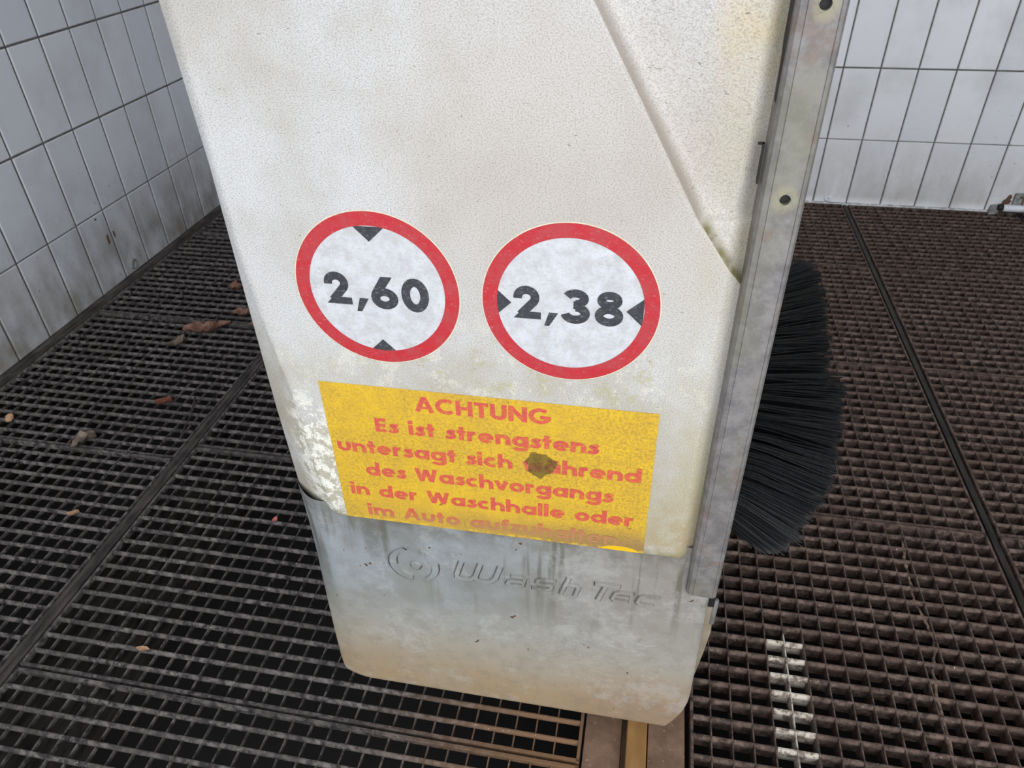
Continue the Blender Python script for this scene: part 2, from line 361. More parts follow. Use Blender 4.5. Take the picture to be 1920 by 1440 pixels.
# warm film over the middle, olive grime low down and along the rail
c = M.mix(M.math('MULTIPLY', M.blob(-0.06, 0.90, 0.16, 0.17, 0.9), 0.55), c, (190, 180, 170))
low = M.math('MULTIPLY', M.rng(Z, 0.86, 0.52), M.rng(M.noise(16, 5, 0.65), 0.30, 0.62))
c = M.mix(M.math('MULTIPLY', low, 0.75), c, (176, 169, 140))
edge = M.math('MULTIPLY', M.rng(X, 0.02, 0.085), M.rng(M.noise(11, 4, 0.6, (1, 1, 0.35)), 0.32, 0.6))
c = M.mix(M.math('MULTIPLY', edge, 0.75), c, (184, 176, 146))
rb = M.math('MULTIPLY', M.rng(X, -0.02, 0.06), M.rng(Z, 0.62, 0.46))
c = M.mix(M.math('MULTIPLY', rb, M.rng(M.noise(45, 5, 0.7), 0.35, 0.6)), c, (172, 156, 122))
# rust yellow smear top right, green algae in the lower crease
c = M.mix(M.math('MULTIPLY', M.math('MULTIPLY', M.blob(0.062, 1.015, 0.026, 0.045, 0.95), M.rng(M.noise(30, 4), 0.35, 0.65)), 0.4), c, (206, 180, 128))
def seg_dist(ax, az, bx, bz):
    dx, dz = bx - ax, bz - az; L = math.hypot(dx, dz); dx /= L; dz /= L
    rx = M.math('SUBTRACT', X, ax); rz = M.math('SUBTRACT', Z, az)
    t = M.math('ADD', M.math('MULTIPLY', rx, dx), M.math('MULTIPLY', rz, dz))
    d0 = M.math('SUBTRACT', M.math('MULTIPLY', rz, dx), M.math('MULTIPLY', rx, dz))   # positive right of the line
    d = M.math('ADD', M.math('ABSOLUTE', d0), M.math('MULTIPLY', M.math('LESS_THAN', d0, -0.0012), 1.0))
    return d, M.math('MULTIPLY', M.rng(t, -0.008, 0.004), M.rng(t, L + 0.012, L))
d, tt = seg_dist(0.047, 0.870, 0.086, 0.815)
c = M.mix(M.math('MULTIPLY', M.math('MULTIPLY', M.rng(d, 0.009, 0.0), tt), M.rng(M.noise(80, 3), 0.3, 0.6, 0.4, 1.0)), c, (104, 98, 48))
d, tt = seg_dist(-0.052, 1.040, 0.044, 0.873)
c = M.mix(M.math('MULTIPLY', M.math('MULTIPLY', M.rng(d, 0.0095, 0.0), M.rng(X, 0.05, 0.04)), 0.55), c, (120, 106, 88))  # shade beside the upper crease, painted as a brown band on its right
# brown-green line where dirt collects along the bottom hem
hem = M.math('MULTIPLY', M.rng(Z, 0.468, 0.4545), M.rng(M.noise(60, 4), 0.3, 0.6, 0.4, 1))
c = M.mix(M.math('MULTIPLY', hem, 0.8), c, (132, 128, 84))
# white lime crust lower left and round the signs
cr = M.noise(70, 5, 0.75); crm = M.math('MULTIPLY', M.blob(-0.362, 0.545, 0.032, 0.10, 0.8), M.rng(cr, 0.47, 0.54))
c = M.mix(crm, c, (243, 243, 232))
cr2 = M.math('MULTIPLY', M.blob(-0.16, 0.70, 0.24, 0.05, 0.9), M.rng(M.noise(38, 6, 0.75, off=(2, 2, 2)), 0.53, 0.58)); c = M.mix(M.math('MULTIPLY', cr2, 0.4), c, (234, 230, 214))
ol = M.math('MULTIPLY', M.blob(-0.10, 0.70, 0.22, 0.035, 0.9), M.rng(M.noise(42, 6, 0.75, off=(7, 2, 2)), 0.55, 0.61)); c = M.mix(M.math('MULTIPLY', ol, 0.5), c, (178, 174, 120))
# dark flecks and little scratches
fl = M.noise(330, 2, 0.5, (0.5, 1, 1.5), off=(0.3, 0, 0.1)); c = M.mix(M.math('MULTIPLY', M.rng(fl, 0.69, 0.74), 0.7), c, (92, 84, 72))
fl2 = M.noise(800, 3, 0.6, (0.8, 1, 1.1)); c = M.mix(M.math('MULTIPLY', M.rng(fl2, 0.42, 0.68), 0.6), c, (140, 132, 120))
M.col(c)
gr = M.noise(650, 2, 0.5); M.bump(gr, 0.55, 0.0007); M.bump(cr, 0.12, 0.001)

M_low = Mat('grey_stained_cover', rough=0.42, spec=0.5)
M = M_low; X, Y_, Z = M.sep[0], M.sep[1], M.sep[2]
top = M.mix(M.rng(M.noise(9, 5, 0.6), 0.35, 0.68), (150, 157, 162), (128, 131, 130))
c = M.mix(M.rng(X, -0.25, 0.09), top, (146, 141, 134))
c = M.mix(M.rng(Z, 0.36, 0.20), c, (156, 154, 145))
c = M.mix(M.math('MULTIPLY', M.rng(Z, 0.26, 0.09), M.rng(M.noise(10, 4), 0.2, 0.6, 0.6, 1)), c, (163, 142, 112))
c = M.mix(M.math('MULTIPLY', M.math('MULTIPLY', M.rng(Z, 0.24, 0.1), M.rng(X, -0.1, 0.06)), 0.7), c, (146, 124, 104))
# vertical run marks below the hem
st_ = M.noise(55, 3, 0.6, (1, 1, 0.07)); c = M.mix(M.math('MULTIPLY', M.math('MULTIPLY', M.rng(st_, 0.52, 0.66), M.rng(Z, 0.24, 0.42)), 0.75), c, (90, 90, 76))
c = M.mix(M.math('MULTIPLY', M.math('MULTIPLY', M.blob(-0.315, 0.42, 0.012, 0.05, 0.8), M.noise(40, 3)), 1.0), c, (84, 86, 78))
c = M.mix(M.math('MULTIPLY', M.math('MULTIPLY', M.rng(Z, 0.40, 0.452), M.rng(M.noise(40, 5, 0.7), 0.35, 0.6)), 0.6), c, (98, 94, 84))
c = M.mix(M.math('MULTIPLY', M.rng(M.noise(14, 6, 0.75, off=(4, 4, 4)), 0.50, 0.62), 0.35), c, (182, 182, 178))
c = M.mix(M.math('MULTIPLY', M.rng(M.noise(45, 6, 0.8, off=(1, 4, 4)), 0.45, 0.65), 0.28), c, (112, 108, 98))
c = M.mix(M.math('MULTIPLY', M.blob(-0.26, 0.325, 0.03, 0.04, 0.9), 0.35), c, (110, 108, 84))
c = M.mix(M.rng(M.noise(75, 2), 0.735, 0.76), c, (88, 66, 50))
scr = M.noise(22, 4, 0.6, (0.5, 1, 1.8), dist=2.0); c = M.mix(M.math('MULTIPLY', M.math('MULTIPLY', M.rng(scr, 0.488, 0.5), M.rng(scr, 0.512, 0.5)), M.math('MULTIPLY', M.blob(0.0, 0.24, 0.09, 0.09, 0.9), 0.3)), c, (206, 206, 204))
M.col(c); M.put(M.b.inputs['Roughness'], M.rng(M.noise(12, 4), 0.3, 0.7, 0.35, 0.6)); M.bump(M.noise(60, 4), 0.12, 0.001)

M_rail = Mat('galvanised_steel', rough=0.5, metal=0.25, spec=0.5)
M = M_rail; c = M.mix(M.rng(M.noise(60, 6, 0.7), 0.35, 0.65), (112, 109, 109), (138, 135, 134))
c = M.mix(M.math('MULTIPLY', M.rng(M.noise(13, 4, 0.6, (1, 1, 0.5)), 0.48, 0.68), 0.5), c, (128, 126, 104))
c = M.mix(M.math('MULTIPLY', M.rng(M.noise(24, 5, 0.7, off=(1, 5, 3)), 0.56, 0.66), 0.55), c, (124, 104, 92))
for hz in (0.899, 1.041):
    c = M.mix(M.math('MULTIPLY', M.blob(0.107, hz, 0.0095, 0.012, 0.6), M.rng(M.noise(60, 3), 0.3, 0.5, 0.2, 0.8)), c, (150, 147, 124))
M.col(c); M.bump(M.noise(300, 3), 0.25, 0.0006)

M_black = Mat('black_plastic', 0.6); M_black.col((18, 18, 18))
M_steel = Mat('dark_machine_steel', 0.5, 0.6); M_steel.col((92, 92, 94))

column = empty('wash_column', (-0.14, 0.80, 0.0), label='weathered white and grey car wash column with warning stickers and an upright steel edge rail', category='machine')

CREASE = [(-0.40, 1.70), (-0.16, 1.24), (-0.052, 1.040), (-0.038, 1.016), (-0.018, 0.978), (0.003, 0.944), (0.023, 0.907), (0.043, 0.873), (0.049, 0.866), (0.085, 0.818), (0.110, 0.785)]
def crease_side(x, z):
    """signed distance, positive to the right/above the moulded crease line"""
    best = 9; sg = 1
    for (ax, az), (bx, bz) in zip(CREASE, CREASE[1:]):
        dx, dz = bx - ax, bz - az; L2 = dx * dx + dz * dz
        t = max(0, min(1, ((x - ax) * dx + (z - az) * dz) / L2)); qx, qz = ax + t * dx, az + t * dz
        d = math.hypot(x - qx, z - qz)
        if d < best: best = d; sg = 1 if (dx * (z - az) - dz * (x - ax)) > 0 else -1
    return best * sg
CL = [(0.453, -0.350), (0.476, -0.358), (0.529, -0.367), (0.604, -0.371), (0.656, -0.376), (0.738, -0.388), (0.82, -0.397), (0.90, -0.400), (1.7, -0.405)]
XO = [(0.453, -0.4190), (0.60, -0.4155), (0.75, -0.4085), (0.90, -0.405), (1.04, -0.411), (1.7, -0.43)]
YO = [(0.453, 0.038), (0.60, 0.026), (0.75, 0.013), (0.90, 0.006), (1.7, 0.006)]
def upper_depth(x, z):
    y = 0.0
    xc, xo, yo = interp(CL, z), interp(XO, z), interp(YO, z)
    if x < xc + 0.006:
        t = (xc + 0.006 - x) / (xc + 0.006 - xo)
        y += yo * (t ** 1.35)
        y += 0.0012 * math.exp(-((x - xc) / 0.004) ** 2) * -1 * min(1, yo / 0.02)   # faint raised bead on the corner line
    if x > -0.42 + 0.3:
        s = crease_side(x, z)
        if s > -0.0015:
            D = 0.0060 + 0.0075 * ss((z - 0.8700) / 0.009)
            q = max(0.0, min(1.0, (s + 0.0015) / 0.015))
            y += D * (1 - (1 - q) ** 2.2) * (1 - 0.4 * ss((s - 0.02) / 0.07))
    if x > 0.070: y += 0.011 * ss((x - 0.070) / 0.018)
    return y
def shell(zs, xl, xr, dep, y0, nx, wrap, name, mat, parent, hem=0.0, back=0.05):
    b = MB(); W_ = 0
    roll = [(0.35, 0.0012), (0.8, 0.004), (1.0, 0.010), (1.0, back)]
    for z in zs:
        row = []; L, R_ = xl(z), xr(z)
        dl, dr = dep(L, z), dep(R_, z)
        for k in range(3, -1, -1): row.append((L - 0.0020 * roll[k][0], y0 + dl + roll[k][1], z))
        for i in range(nx + 1):
            x = L + (R_ - L) * i / nx; row.append((x, y0 + dep(x, z), z))
        for k in range(4): row.append((R_ + 0.0020 * roll[k][0], y0 + dr + roll[k][1], z))
        W_ = len(row); b.v += row
    nz = len(zs)
    for j in range(nz - 1):
        for i in range(W_ - 1): a = j * W_ + i; b.f.append((a, a + 1, a + W_ + 1, a + W_))
    # rolled hem at the lower border
    base = len(b.v)
    for (dz, dy) in ((-0.0012, 0.0010), (-0.0018, 0.0030), (-0.0018, 0.012)):
        for i in range(W_): v = b.v[i]; b.v.append((v[0], min(v[1] + dy, y0 + back), v[2] + dz))
    prev = 0
    for k in range(3):
        cur = base + k * W_
        for i in range(W_ - 1): b.f.append((cur + i, cur + i + 1, prev + i + 1, prev + i))
        prev = cur
    return b.obj(name, mat, parent, smooth=True, fix=False)
zs = [0.4545 + 0.002 * k for k in range(305)] + [1.064 + 0.03 * k for k in range(1, 18)]
shell(zs, lambda z: interp(XO, z), lambda z: 0.0885, upper_depth, 0.6, 330, 1, 'upper_cover', M_up, column, back=0.30)

XLl = [(0.074, -0.396), (0.0765, -0.4015), (0.080, -0.4045), (0.088, -0.4075), (0.11, -0.4095), (0.30, -0.4160), (0.47, -0.420)]
XRl = [(0.074, 0.086), (0.078, 0.0925), (0.085, 0.0965), (0.10, 0.104), (0.125, 0.114), (0.145, 0.1185), (0.17, 0.1195), (0.38, 0.1165), (0.47, 0.1165)]
def lower_depth(x, z):
    xl = interp(XLl, z); y = 0
    w_ = 0.045
    if x < xl + w_: y += (0.008 + 0.022 * ss((z - 0.08) / 0.33)) * ((xl + w_ - x) / w_) ** 2.0
    if x > 0.108: y += 0.004 * ((x - 0.108) / 0.012) ** 2
    if z < 0.082: y += 0.004 * ((0.082 - z) / 0.008) ** 2
    return y
zs = [0.074, 0.0755, 0.077, 0.079, 0.082, 0.085, 0.088] + [0.092 + 0.004 * k for k in range(95)]
shell(zs, lambda z: interp(XLl, z), lambda z: interp(XRl, z), lower_depth, 0.606, 160, 1, 'lower_cover', M_low, column, back=0.05)

# frame behind the covers, wheels on the track
b = MB(); b.box(-0.385, 0.078, 0.66, 1.02, 0.16, 1.58); bevel(b.obj('frame', M_steel, column), 0.006)
b = MB(); b.box(-0.03, 0.13, 0.68, 1.00, 0.075, 0.16); bevel(b.obj('chassis', M_steel, column), 0.004)
for yy in (0.75, 0.93):
    b = MB(); b.lathe([(0.030, 0.040), (0.062, 0.040), (0.064, 0.043), (0.056, 0.0445), (0.056, 0.0715), (0.064, 0.073), (0.062, 0.076), (0.030, 0.076)], (0, yy, 0.0590), 0, 40); b.obj('wheel', M_steel, column, smooth=False)
# side return visible right of the grey cover
b = MB(); b.v = [(x, y, z) for y in (0.6255, 0.650) for x, z in ((0.088, 0.345), (0.1275, 0.345), (0.1320, 0.293), (0.1285, 0.244), (0.1215, 0.173), (0.088, 0.165))]
b.f = [(0, 1, 2, 3, 4, 5), (11, 10, 9, 8, 7, 6)] + [(k, (k + 1) % 6, 6 + (k + 1) % 6, 6 + k) for k in range(6)]
M_ret = Mat('beige_plastic_return', 0.5); M_ret.col(M_ret.mix(M_ret.rng(M_ret.noise(25, 4), 0.3, 0.7), (150, 138, 118), (124, 113, 96)))
b.obj('side_return', M_ret, column)
b = MB(); b.box(0.095, 0.1280, 0.622, 0.64, 0.346, 0.42); b.obj('rubber_buffer', M_black, column)
b = MB(); b.lathe([(0.0025, 0.305), (0.0045, 0.307), (0.0045, 0.352), (0.0025, 0.354)], (0.1300, 0.629, 0), 2, 14); b.obj('hinge_pin', M_rail, column, smooth=True)

# edge rail: bent galvanised profile with two bolt holes
FRONT = [(0.0870, 0.618), (0.0868, 0.603), (0.0878, 0.5985), (0.0905, 0.5958), (0.0948, 0.5945), (0.0952, 0.5950), (0.0956, 0.5945), (0.0980, 0.5945),
         (0.1160, 0.5945), (0.1176, 0.5945), (0.1180, 0.5950), (0.1184, 0.5945), (0.1212, 0.5958), (0.1232, 0.5985), (0.1240, 0.603), (0.1240, 0.650)]
zl = [0.3965, 0.3985, 0.42, 0.60, 0.80]
holes = [0.899, 1.041]; hr = 0.0043; hh = 0.009
for hz in holes: zl += [hz - hh, hz + hh]
zl += [1.30, 1.58]
b = MB(); nP = len(FRONT)
for k, z in enumerate(zl):
    for x, y in FRONT:
        dz = -0.0016 * (x - 0.087) / 0.037 if k < 3 else 0
        s_ = 0.0012 if k == 0 else 0
        b.v.append((x, y + s_, z + dz))
for j in range(len(zl) - 1):
    ishole = any(abs((zl[j] + zl[j + 1]) / 2 - hz) < 1e-4 for hz in holes)
    for i in range(nP - 1):
        a = j * nP + i
        if ishole and i == 7:
            hz = (zl[j] + zl[j + 1]) / 2; base = len(b.v); NH = 24; cx = 0.107
            for yy in (0.5945, 0.6060):
                for q in range(NH): an = 2 * math.pi * q / NH + math.pi / 4 + math.pi; b.v.append((cx + hr * math.cos(an), yy, hz + hr * math.sin(an)))
            cor = [a, a + 1, a + nP + 1, a + nP]
            for q in range(NH):
                c0 = cor[(q // 6) % 4]
                b.f.append((c0, base + (q + 1) % NH, base + q))
                b.f.append((base + q, base + (q + 1) % NH, base + NH + (q + 1) % NH, base + NH + q))
                if q % 6 == 5: b.f.append((c0, cor[(q // 6 + 1) % 4], base + (q + 1) % NH))
            b.f.append(tuple(base + NH + q for q in range(NH)))
            continue
        b.f.append((a, a + 1, a + nP + 1, a + nP))
b.f.append(tuple(range(nP))); b.f.append(tuple((len(zl) - 1) * nP + i for i in range(nP))); 
rail = b.obj('edge_rail', M_rail, column, fix=True)
for hz in holes:
    b = MB(); b.lathe([(0.0042, 0), (0.0042, 0.002)], (0.107, 0.5985, hz), 1, 20); b.obj('bolt_hole', M_black, column)
# latch slots beside the rail
b = MB(); b.box(0.0835, 0.0850, 0.6030, 0.6085, 0.908, 0.9405); b.box(0.0800, 0.0850, 0.6042, 0.6085, 0.9392, 0.9405); b.obj('latch_slot', M_black, column)
b = MB(); b.prism([(0.0867, 0.994), (0.0864, 1.002), (0.0856, 1.015), (0.0857, 1.045), (0.0868, 1.045), (0.0869, 1.000), (0.0868, 0.972)], 1, 0.602, 0.612); b.obj('latch_slot', M_black, column)

# ------------------------------------------------------------ printed and moulded lettering (own stroke alphabet)
def arc(cx, cy, rx, ry, a0, a1, n=18): return [(cx + rx * math.cos(math.radians(a0 + (a1 - a0) * k / n)), cy + ry * math.sin(math.radians(a0 + (a1 - a0) * k / n))) for k in range(n + 1)]
def ribbon(pts, w, closed=False):
    out = []; n = len(pts)
    for i, p in enumerate(pts):
        a = pts[i - 1] if (i > 0 or closed) else None; c_ = pts[(i + 1) % n] if (i < n - 1 or closed) else None
        def nrm(u, v): dx, dy = v[0] - u[0], v[1] - u[1]; L = math.hypot(dx, dy) or 1; return (-dy / L, dx / L)
        n1 = nrm(a, p) if a else None; n2 = nrm(p, c_) if c_ else None
        if n1 and n2:
            mx, my = n1[0] + n2[0], n1[1] + n2[1]; L = math.hypot(mx, my) or 1; mx /= L; my /= L
            q = max(0.45, mx * n1[0] + my * n1[1]); nx_, ny_ = mx / q, my / q
        else: nx_, ny_ = n1 or n2
        out.append(((p[0] + nx_ * w / 2, p[1] + ny_ * w / 2), (p[0] - nx_ * w / 2, p[1] - ny_ * w / 2)))
    return out
class Flat:
    """flat print on the XZ plane facing -Y"""
    def __init__(s, y): s.mb = MB(); s.y = y
    def stroke(s, pts, w, tf, closed=False):
        r = ribbon(pts, w, closed); s.y -= 0.000012; i = len(s.mb.v)
        for a, b_ in r:
            for q in (a, b_): x, z = tf(q); s.mb.v.append((x, s.y, z))
        n = len(r)
        for k in range(n if closed else n - 1): a = i + 2 * k; c_ = i + 2 * ((k + 1) % n); s.mb.f.append((a, a + 1, c_ + 1, c_))
    def poly(s, pts, tf=lambda q: q):
        s.y -= 0.000012; i = len(s.mb.v)
        for q in pts: x, z = tf(q); s.mb.v.append((x, s.y, z))
        s.mb.f.append(tuple(range(i, i + len(pts))))
    def obj(s, name, mat, parent, **k):
        me = s.mb.mesh(name, mat, fix=False)
        if me.polygons and me.polygons[0].normal.y > 0: pass
        return link(name, me, parent, **k)
SW = 0.222; h = SW / 2; XH = 0.72; THIN = 0.15
def bowl(): return ('C', arc(0.355, 0.35, 0.355 - h, 0.36 - h, 0, 360, 28)[:-1])
S_low = [(0.44, 0.545), (0.36, 0.585), (0.26, 0.59), (0.19, 0.565), (0.165, 0.515), (0.19, 0.46), (0.26, 0.42), (0.345, 0.375), (0.38, 0.30), (0.385, 0.22), (0.345, 0.145), (0.25, 0.105), (0.14, 0.115), (0.035, 0.165)]
S_low = [(0.455, 0.535), (0.36, 0.585), (0.25, 0.585), (0.175, 0.535), (0.175, 0.465), (0.24, 0.40), (0.335, 0.345), (0.385, 0.27), (0.37, 0.175), (0.30, 0.115), (0.20, 0.10), (0.10, 0.125), (0.025, 0.18)]
G = {
 'A': ([('L', [(h * .9, 0), (0.44, 1.0)]), ('L', [(0.44, 1.0), (0.88 - h * .9, 0)]), ('T', [(0.22, 0.29), (0.66, 0.29)])], 0.88),
 'C': ([('L', arc(0.50, 0.5, 0.5 - h, 0.51 - h, 48, 312, 24))], 0.86),
 'H': ([('L', [(h, 0), (h, 1)]), ('L', [(0.76 - h, 0), (0.76 - h, 1)]), ('L', [(h, 0.5), (0.76 - h, 0.5)])], 0.76),
 'T': ([('L', [(0, 1 - h), (0.64, 1 - h)]), ('L', [(0.32, 0), (0.32, 1)])], 0.64),
 'U': ([('L', [(h, 1)] + arc(0.37, 0.35, 0.37 - h, 0.36 - h, 180, 360, 18) + [(0.74 - h, 1)])], 0.74),
 'N': ([('L', [(h, 0), (h, 1)]), ('L', [(0.82 - h, 0), (0.82 - h, 1)]), ('L', [(h, 0.93), (0.82 - h, 0.07)])], 0.82),
 'G': ([('L', arc(0.50, 0.5, 0.5 - h, 0.51 - h, 48, 345, 26)), ('L', [(0.50, 0.42), (0.98, 0.42)])], 1.0),
 'E': ([('L', [(h, 0), (h, 1)]), ('L', [(h, 1 - h), (0.54, 1 - h)]), ('L', [(h, 0.5), (0.51, 0.5)]), ('L', [(h, h), (0.54, h)])], 0.56),
 'W': ([('L', [(0.10, 1), (0.32, 0.0)]), ('L', [(0.32, 0.0), (0.57, 0.92)]), ('L', [(0.57, 0.92), (0.82, 0.0)]), ('L', [(0.82, 0.0), (1.04, 1)])], 1.14),
 'a': ([bowl(), ('L', [(0.74 - h, 0), (0.74 - h, XH)])], 0.74),
 'b': ([('C', arc(0.385, 0.35, 0.355 - h, 0.36 - h, 0, 360, 28)[:-1]), ('L', [(h, 0), (h, 1.06)])], 0.74),
 'c': ([('L', arc(0.355, 0.35, 0.355 - h, 0.36 - h, 50, 310, 20))], 0.60),
 'd': ([bowl(), ('L', [(0.74 - h, 0), (0.74 - h, 1.06)])], 0.74),
 'e': ([('L', arc(0.355, 0.35, 0.355 - h, 0.36 - h, 0, 318, 22)), ('T', [(0.1, 0.345), (0.69, 0.345)])], 0.71),
 'f': ([('L', [(0.17, 0), (0.17, 0.78)] + arc(0.30, 0.80, 0.13, 0.15, 180, 90, 8) + [(0.40, 0.95)]), ('L', [(0.0, 0.60), (0.38, 0.60)])], 0.38),
 'g': ([bowl(), ('L', [(0.74 - h, XH)] + arc(0.36, -0.08, 0.38 - h, 0.26 - h * .9, 0, -165, 16))], 0.74),
 'h': ([('L', [(h, 0), (h, 1.06)]), ('L', arc(0.345, 0.36, 0.345 - h, 0.35 - h, 180, 0, 16) + [(0.69 - h, 0)])], 0.69),
 'i': ([('L', [(h, 0), (h, XH)]), ('L', [(h, 0.80), (h, 1.04)])], SW),
 'l': ([('L', [(h, 0), (h, 1.06)])], SW),
 'm': ([('L', [(h, 0), (h, XH)]), ('L', arc(0.32, 0.37, 0.32 - h, 0.34 - h, 180, 0, 14) + [(0.64 - h, 0)]), ('L', arc(0.735, 0.37, 0.32 - h, 0.34 - h, 180, 0, 14) + [(1.055 - h, 0)])], 1.055),
 'n': ([('L', [(h, 0), (h, XH)]), ('L', arc(0.345, 0.36, 0.345 - h, 0.35 - h, 180, 0, 16) + [(0.69 - h, 0)])], 0.69),
 'o': ([bowl()], 0.71),
 'r': ([('L', [(h, 0), (h, XH)]), ('L', arc(0.345, 0.36, 0.345 - h, 0.35 - h, 180, 78, 8))], 0.44),
 's': ([('L', S_low)], 0.47),
 't': ([('L', [(0.20, 0), (0.20, 0.95)]), ('L', [(0.0, 0.60), (0.40, 0.60)])], 0.40),
 'u': ([('L', [(h, XH)] + arc(0.34, 0.34, 0.34 - h, 0.35 - h, 180, 360, 16) + [(0.68 - h, XH)])], 0.68),
 'v': ([('L', [(0.09, XH), (0.33, 0.0)]), ('L', [(0.33, 0.0), (0.57, XH)])], 0.66),
 'w': ([('L', [(0.09, XH), (0.27, 0.0)]), ('L', [(0.27, 0.0), (0.46, 0.62)]), ('L', [(0.46, 0.62), (0.65, 0.0)]), ('L', [(0.65, 0.0), (0.83, XH)])], 0.92),
 'z': ([('L', [(0.02, XH - h * .9), (0.52, XH - h * .9)]), ('L', [(0.42, XH - 0.16), (0.13, 0.16)]), ('L', [(0.0, h * .9), (0.54, h * .9)])], 0.54),
 'ä': ([bowl(), ('L', [(0.74 - h, 0), (0.74 - h, XH)]), ('L', [(0.24, 0.80), (0.24, 0.98)]), ('L', [(0.52, 0.80), (0.52, 0.98)])], 0.74),
}
def text_line(F, txt, x0, x1, z0, z1, cap, track=0.13, space=0.38):
    adv = []; x = 0
    for ch in txt:
        adv.append(x)
        x += space if ch == ' ' else G[ch][1] + track
    tot = x - track; sx = (x1 - x0) / tot
    for ch, a in zip(txt, adv):
        if ch == ' ': continue
        for kind, pts in G[ch][0]:
            def tf(q, a=a):
                X_ = (q[0] + a) * sx; return (x0 + X_, z0 + (z1 - z0) * X_ / (x1 - x0) + q[1] * cap)
            F.stroke(pts, THIN if kind == 'T' else SW, tf, kind == 'C')

def print_mat(name, a, b_, base, wear=(0.62, 0.72), rough=0.5, fade=None):
    M = Mat(name, rough, spec=0.35); c = M.mix(M.rng(M.noise(60, 5, 0.7), 0.35, 0.68), a, b_)
    w_ = M.rng(M.noise(420, 3, 0.6, (0.6, 1, 1.2)), wear[0] - 0.08, wear[1]); c = M.mix(M.math('MULTIPLY', w_, 0.42), c, base)
    if fade:
        f = M.math('MULTIPLY', M.rng(M.math('ADD', M.sep[2], M.math('MULTIPLY', M.rng(M.sep[0], -0.30, 0.0, 0, 1, False), -0.020)), 0.482, 0.452), M.rng(M.noise(90, 4, 0.7), 0.2, 0.55, 0.55, 1))
        c = M.mix(f, c, fade)
    M.col(c); M.bump(M.noise(650, 2, 0.5), 0.5, 0.0006); return M
M_red = print_mat('faded_red_print', (186, 40, 50), (176, 64, 68), (216, 150, 150), (0.66, 0.78))
M_whs = print_mat('white_sticker_film', (206, 208, 214), (186, 186, 187), (160, 158, 156), (0.60, 0.74))
M_blk = print_mat('worn_black_print', (50, 52, 58), (62, 64, 68), (150, 150, 152), (0.60, 0.76))
M_mar = print_mat('cream_sticker_margin', (226, 220, 196), (214, 208, 184), (190, 184, 160))
M_rtx = print_mat('faded_red_lettering', (206, 92, 66), (196, 76, 78), (222, 170, 60), (0.56, 0.72), fade=(172, 128, 86))
M_yls = Mat('yellow_sticker_film', 0.5, spec=0.35); M = M_yls
c = M.mix(M.rng(M.noise(40, 5, 0.7), 0.35, 0.65), (222, 182, 46), (208, 168, 54))
c = M.mix(M.math('MULTIPLY', M.math('MULTIPLY', M.rng(M.noise(300, 4, 0.7), 0.40, 0.66), M.math('MAXIMUM', M.rng(M.noise(13, 3), 0.3, 0.65, 0.15, 1), M.rng(M.sep[0], -0.22, 0.02))), 0.65), c, (150, 122, 60))
c = M.mix(M.math('MULTIPLY', M.math('MULTIPLY', M.rng(M.sep[2], 0.505, 0.462), M.rng(M.sep[0], -0.30, 0.0, 0.25, 1)), 0.8), c, (140, 112, 80))
c = M.mix(M.math('MULTIPLY', M.rng(M.sep[2], 0.460, 0.457), M.rng(M.noise(90, 4), 0.45, 0.6, 0, 0.7)), c, (226, 186, 48))
c = M.mix(M.blob(0.003, 0.4535, 0.023, 0.0085, 0.12), c, (238, 186, 24))
c = M.mix(M.math('MULTIPLY', M.rng(M.noise(60, 3, off=(3, 3, 3)), 0.70, 0.73), 0.8), c, (70, 60, 34))
M.col(c); M.bump(M.noise(650, 2, 0.5), 0.5, 0.0006)

def disc(F, cx, cz, r, n=72): F.poly([(cx + r * math.cos(2 * math.pi * k / n), cz + r * math.sin(2 * math.pi * k / n)) for k in range(n)])
def annulus(F, cx, cz, r0, r1, n=90): F.stroke(arc(cx, cz, (r0 + r1) / 2, (r0 + r1) / 2, 0, 360, n)[:-1], r1 - r0, lambda q: q, True)
def digit(F, ch, x0, x1, z0, z1):
    sx, sz = (x1 - x0) / 0.78, (z1 - z0)
    tf = lambda q: (x0 + q[0] * sx, z0 + q[1] * sz)
    W2 = 0.245
    if ch == '2':
        F.stroke([(0.125, 0.615)] + arc(0.37, 0.655, 0.245, 0.225, 180, -36, 22) + [(0.20, 0.11)], W2, tf); F.poly([(0.0, 0), (0.78, 0), (0.78, 0.22), (0.25, 0.22), (0.0, 0.0)][:4] + [(0.16, 0.17)], tf)
    elif ch == '6':
        F.stroke(arc(0.39, 0.325, 0.39 - 0.135, 0.33 - 0.12, 0, 360, 32)[:-1], W2, tf, True); F.poly([(0.34, 1.0), (0.66, 1.0), (0.40, 0.60), (0.12, 0.30), (0.0, 0.36), (0.05, 0.52)], tf)
    elif ch == '0': F.stroke(arc(0.39, 0.5, 0.39 - 0.125, 0.51 - 0.12, 0, 360, 32)[:-1], W2, tf, True)
    elif ch == '3':
        F.stroke(arc(0.38, 0.735, 0.235, 0.15, 160, -88, 18), 0.23, tf); F.stroke(arc(0.38, 0.30, 0.27, 0.185, 88, -172, 20), 0.245, tf)
        F.poly([(0.33, 0.43), (0.45, 0.43), (0.45, 0.66), (0.33, 0.66)], tf)
    elif ch == '8':
        F.stroke(arc(0.39, 0.745, 0.225, 0.145, 0, 360, 28)[:-1], 0.225, tf, True); F.stroke(arc(0.39, 0.295, 0.27, 0.185, 0, 360, 28)[:-1], 0.235, tf, True)
def comma(F, x0, x1, z0, z1):
    w_ = (x1 - x0); F.poly([(x0, z0), (x0 + w_ * 0.36, z0), (x1, z1), (x0 + w_ * 0.34, z1 + 0.0003)])

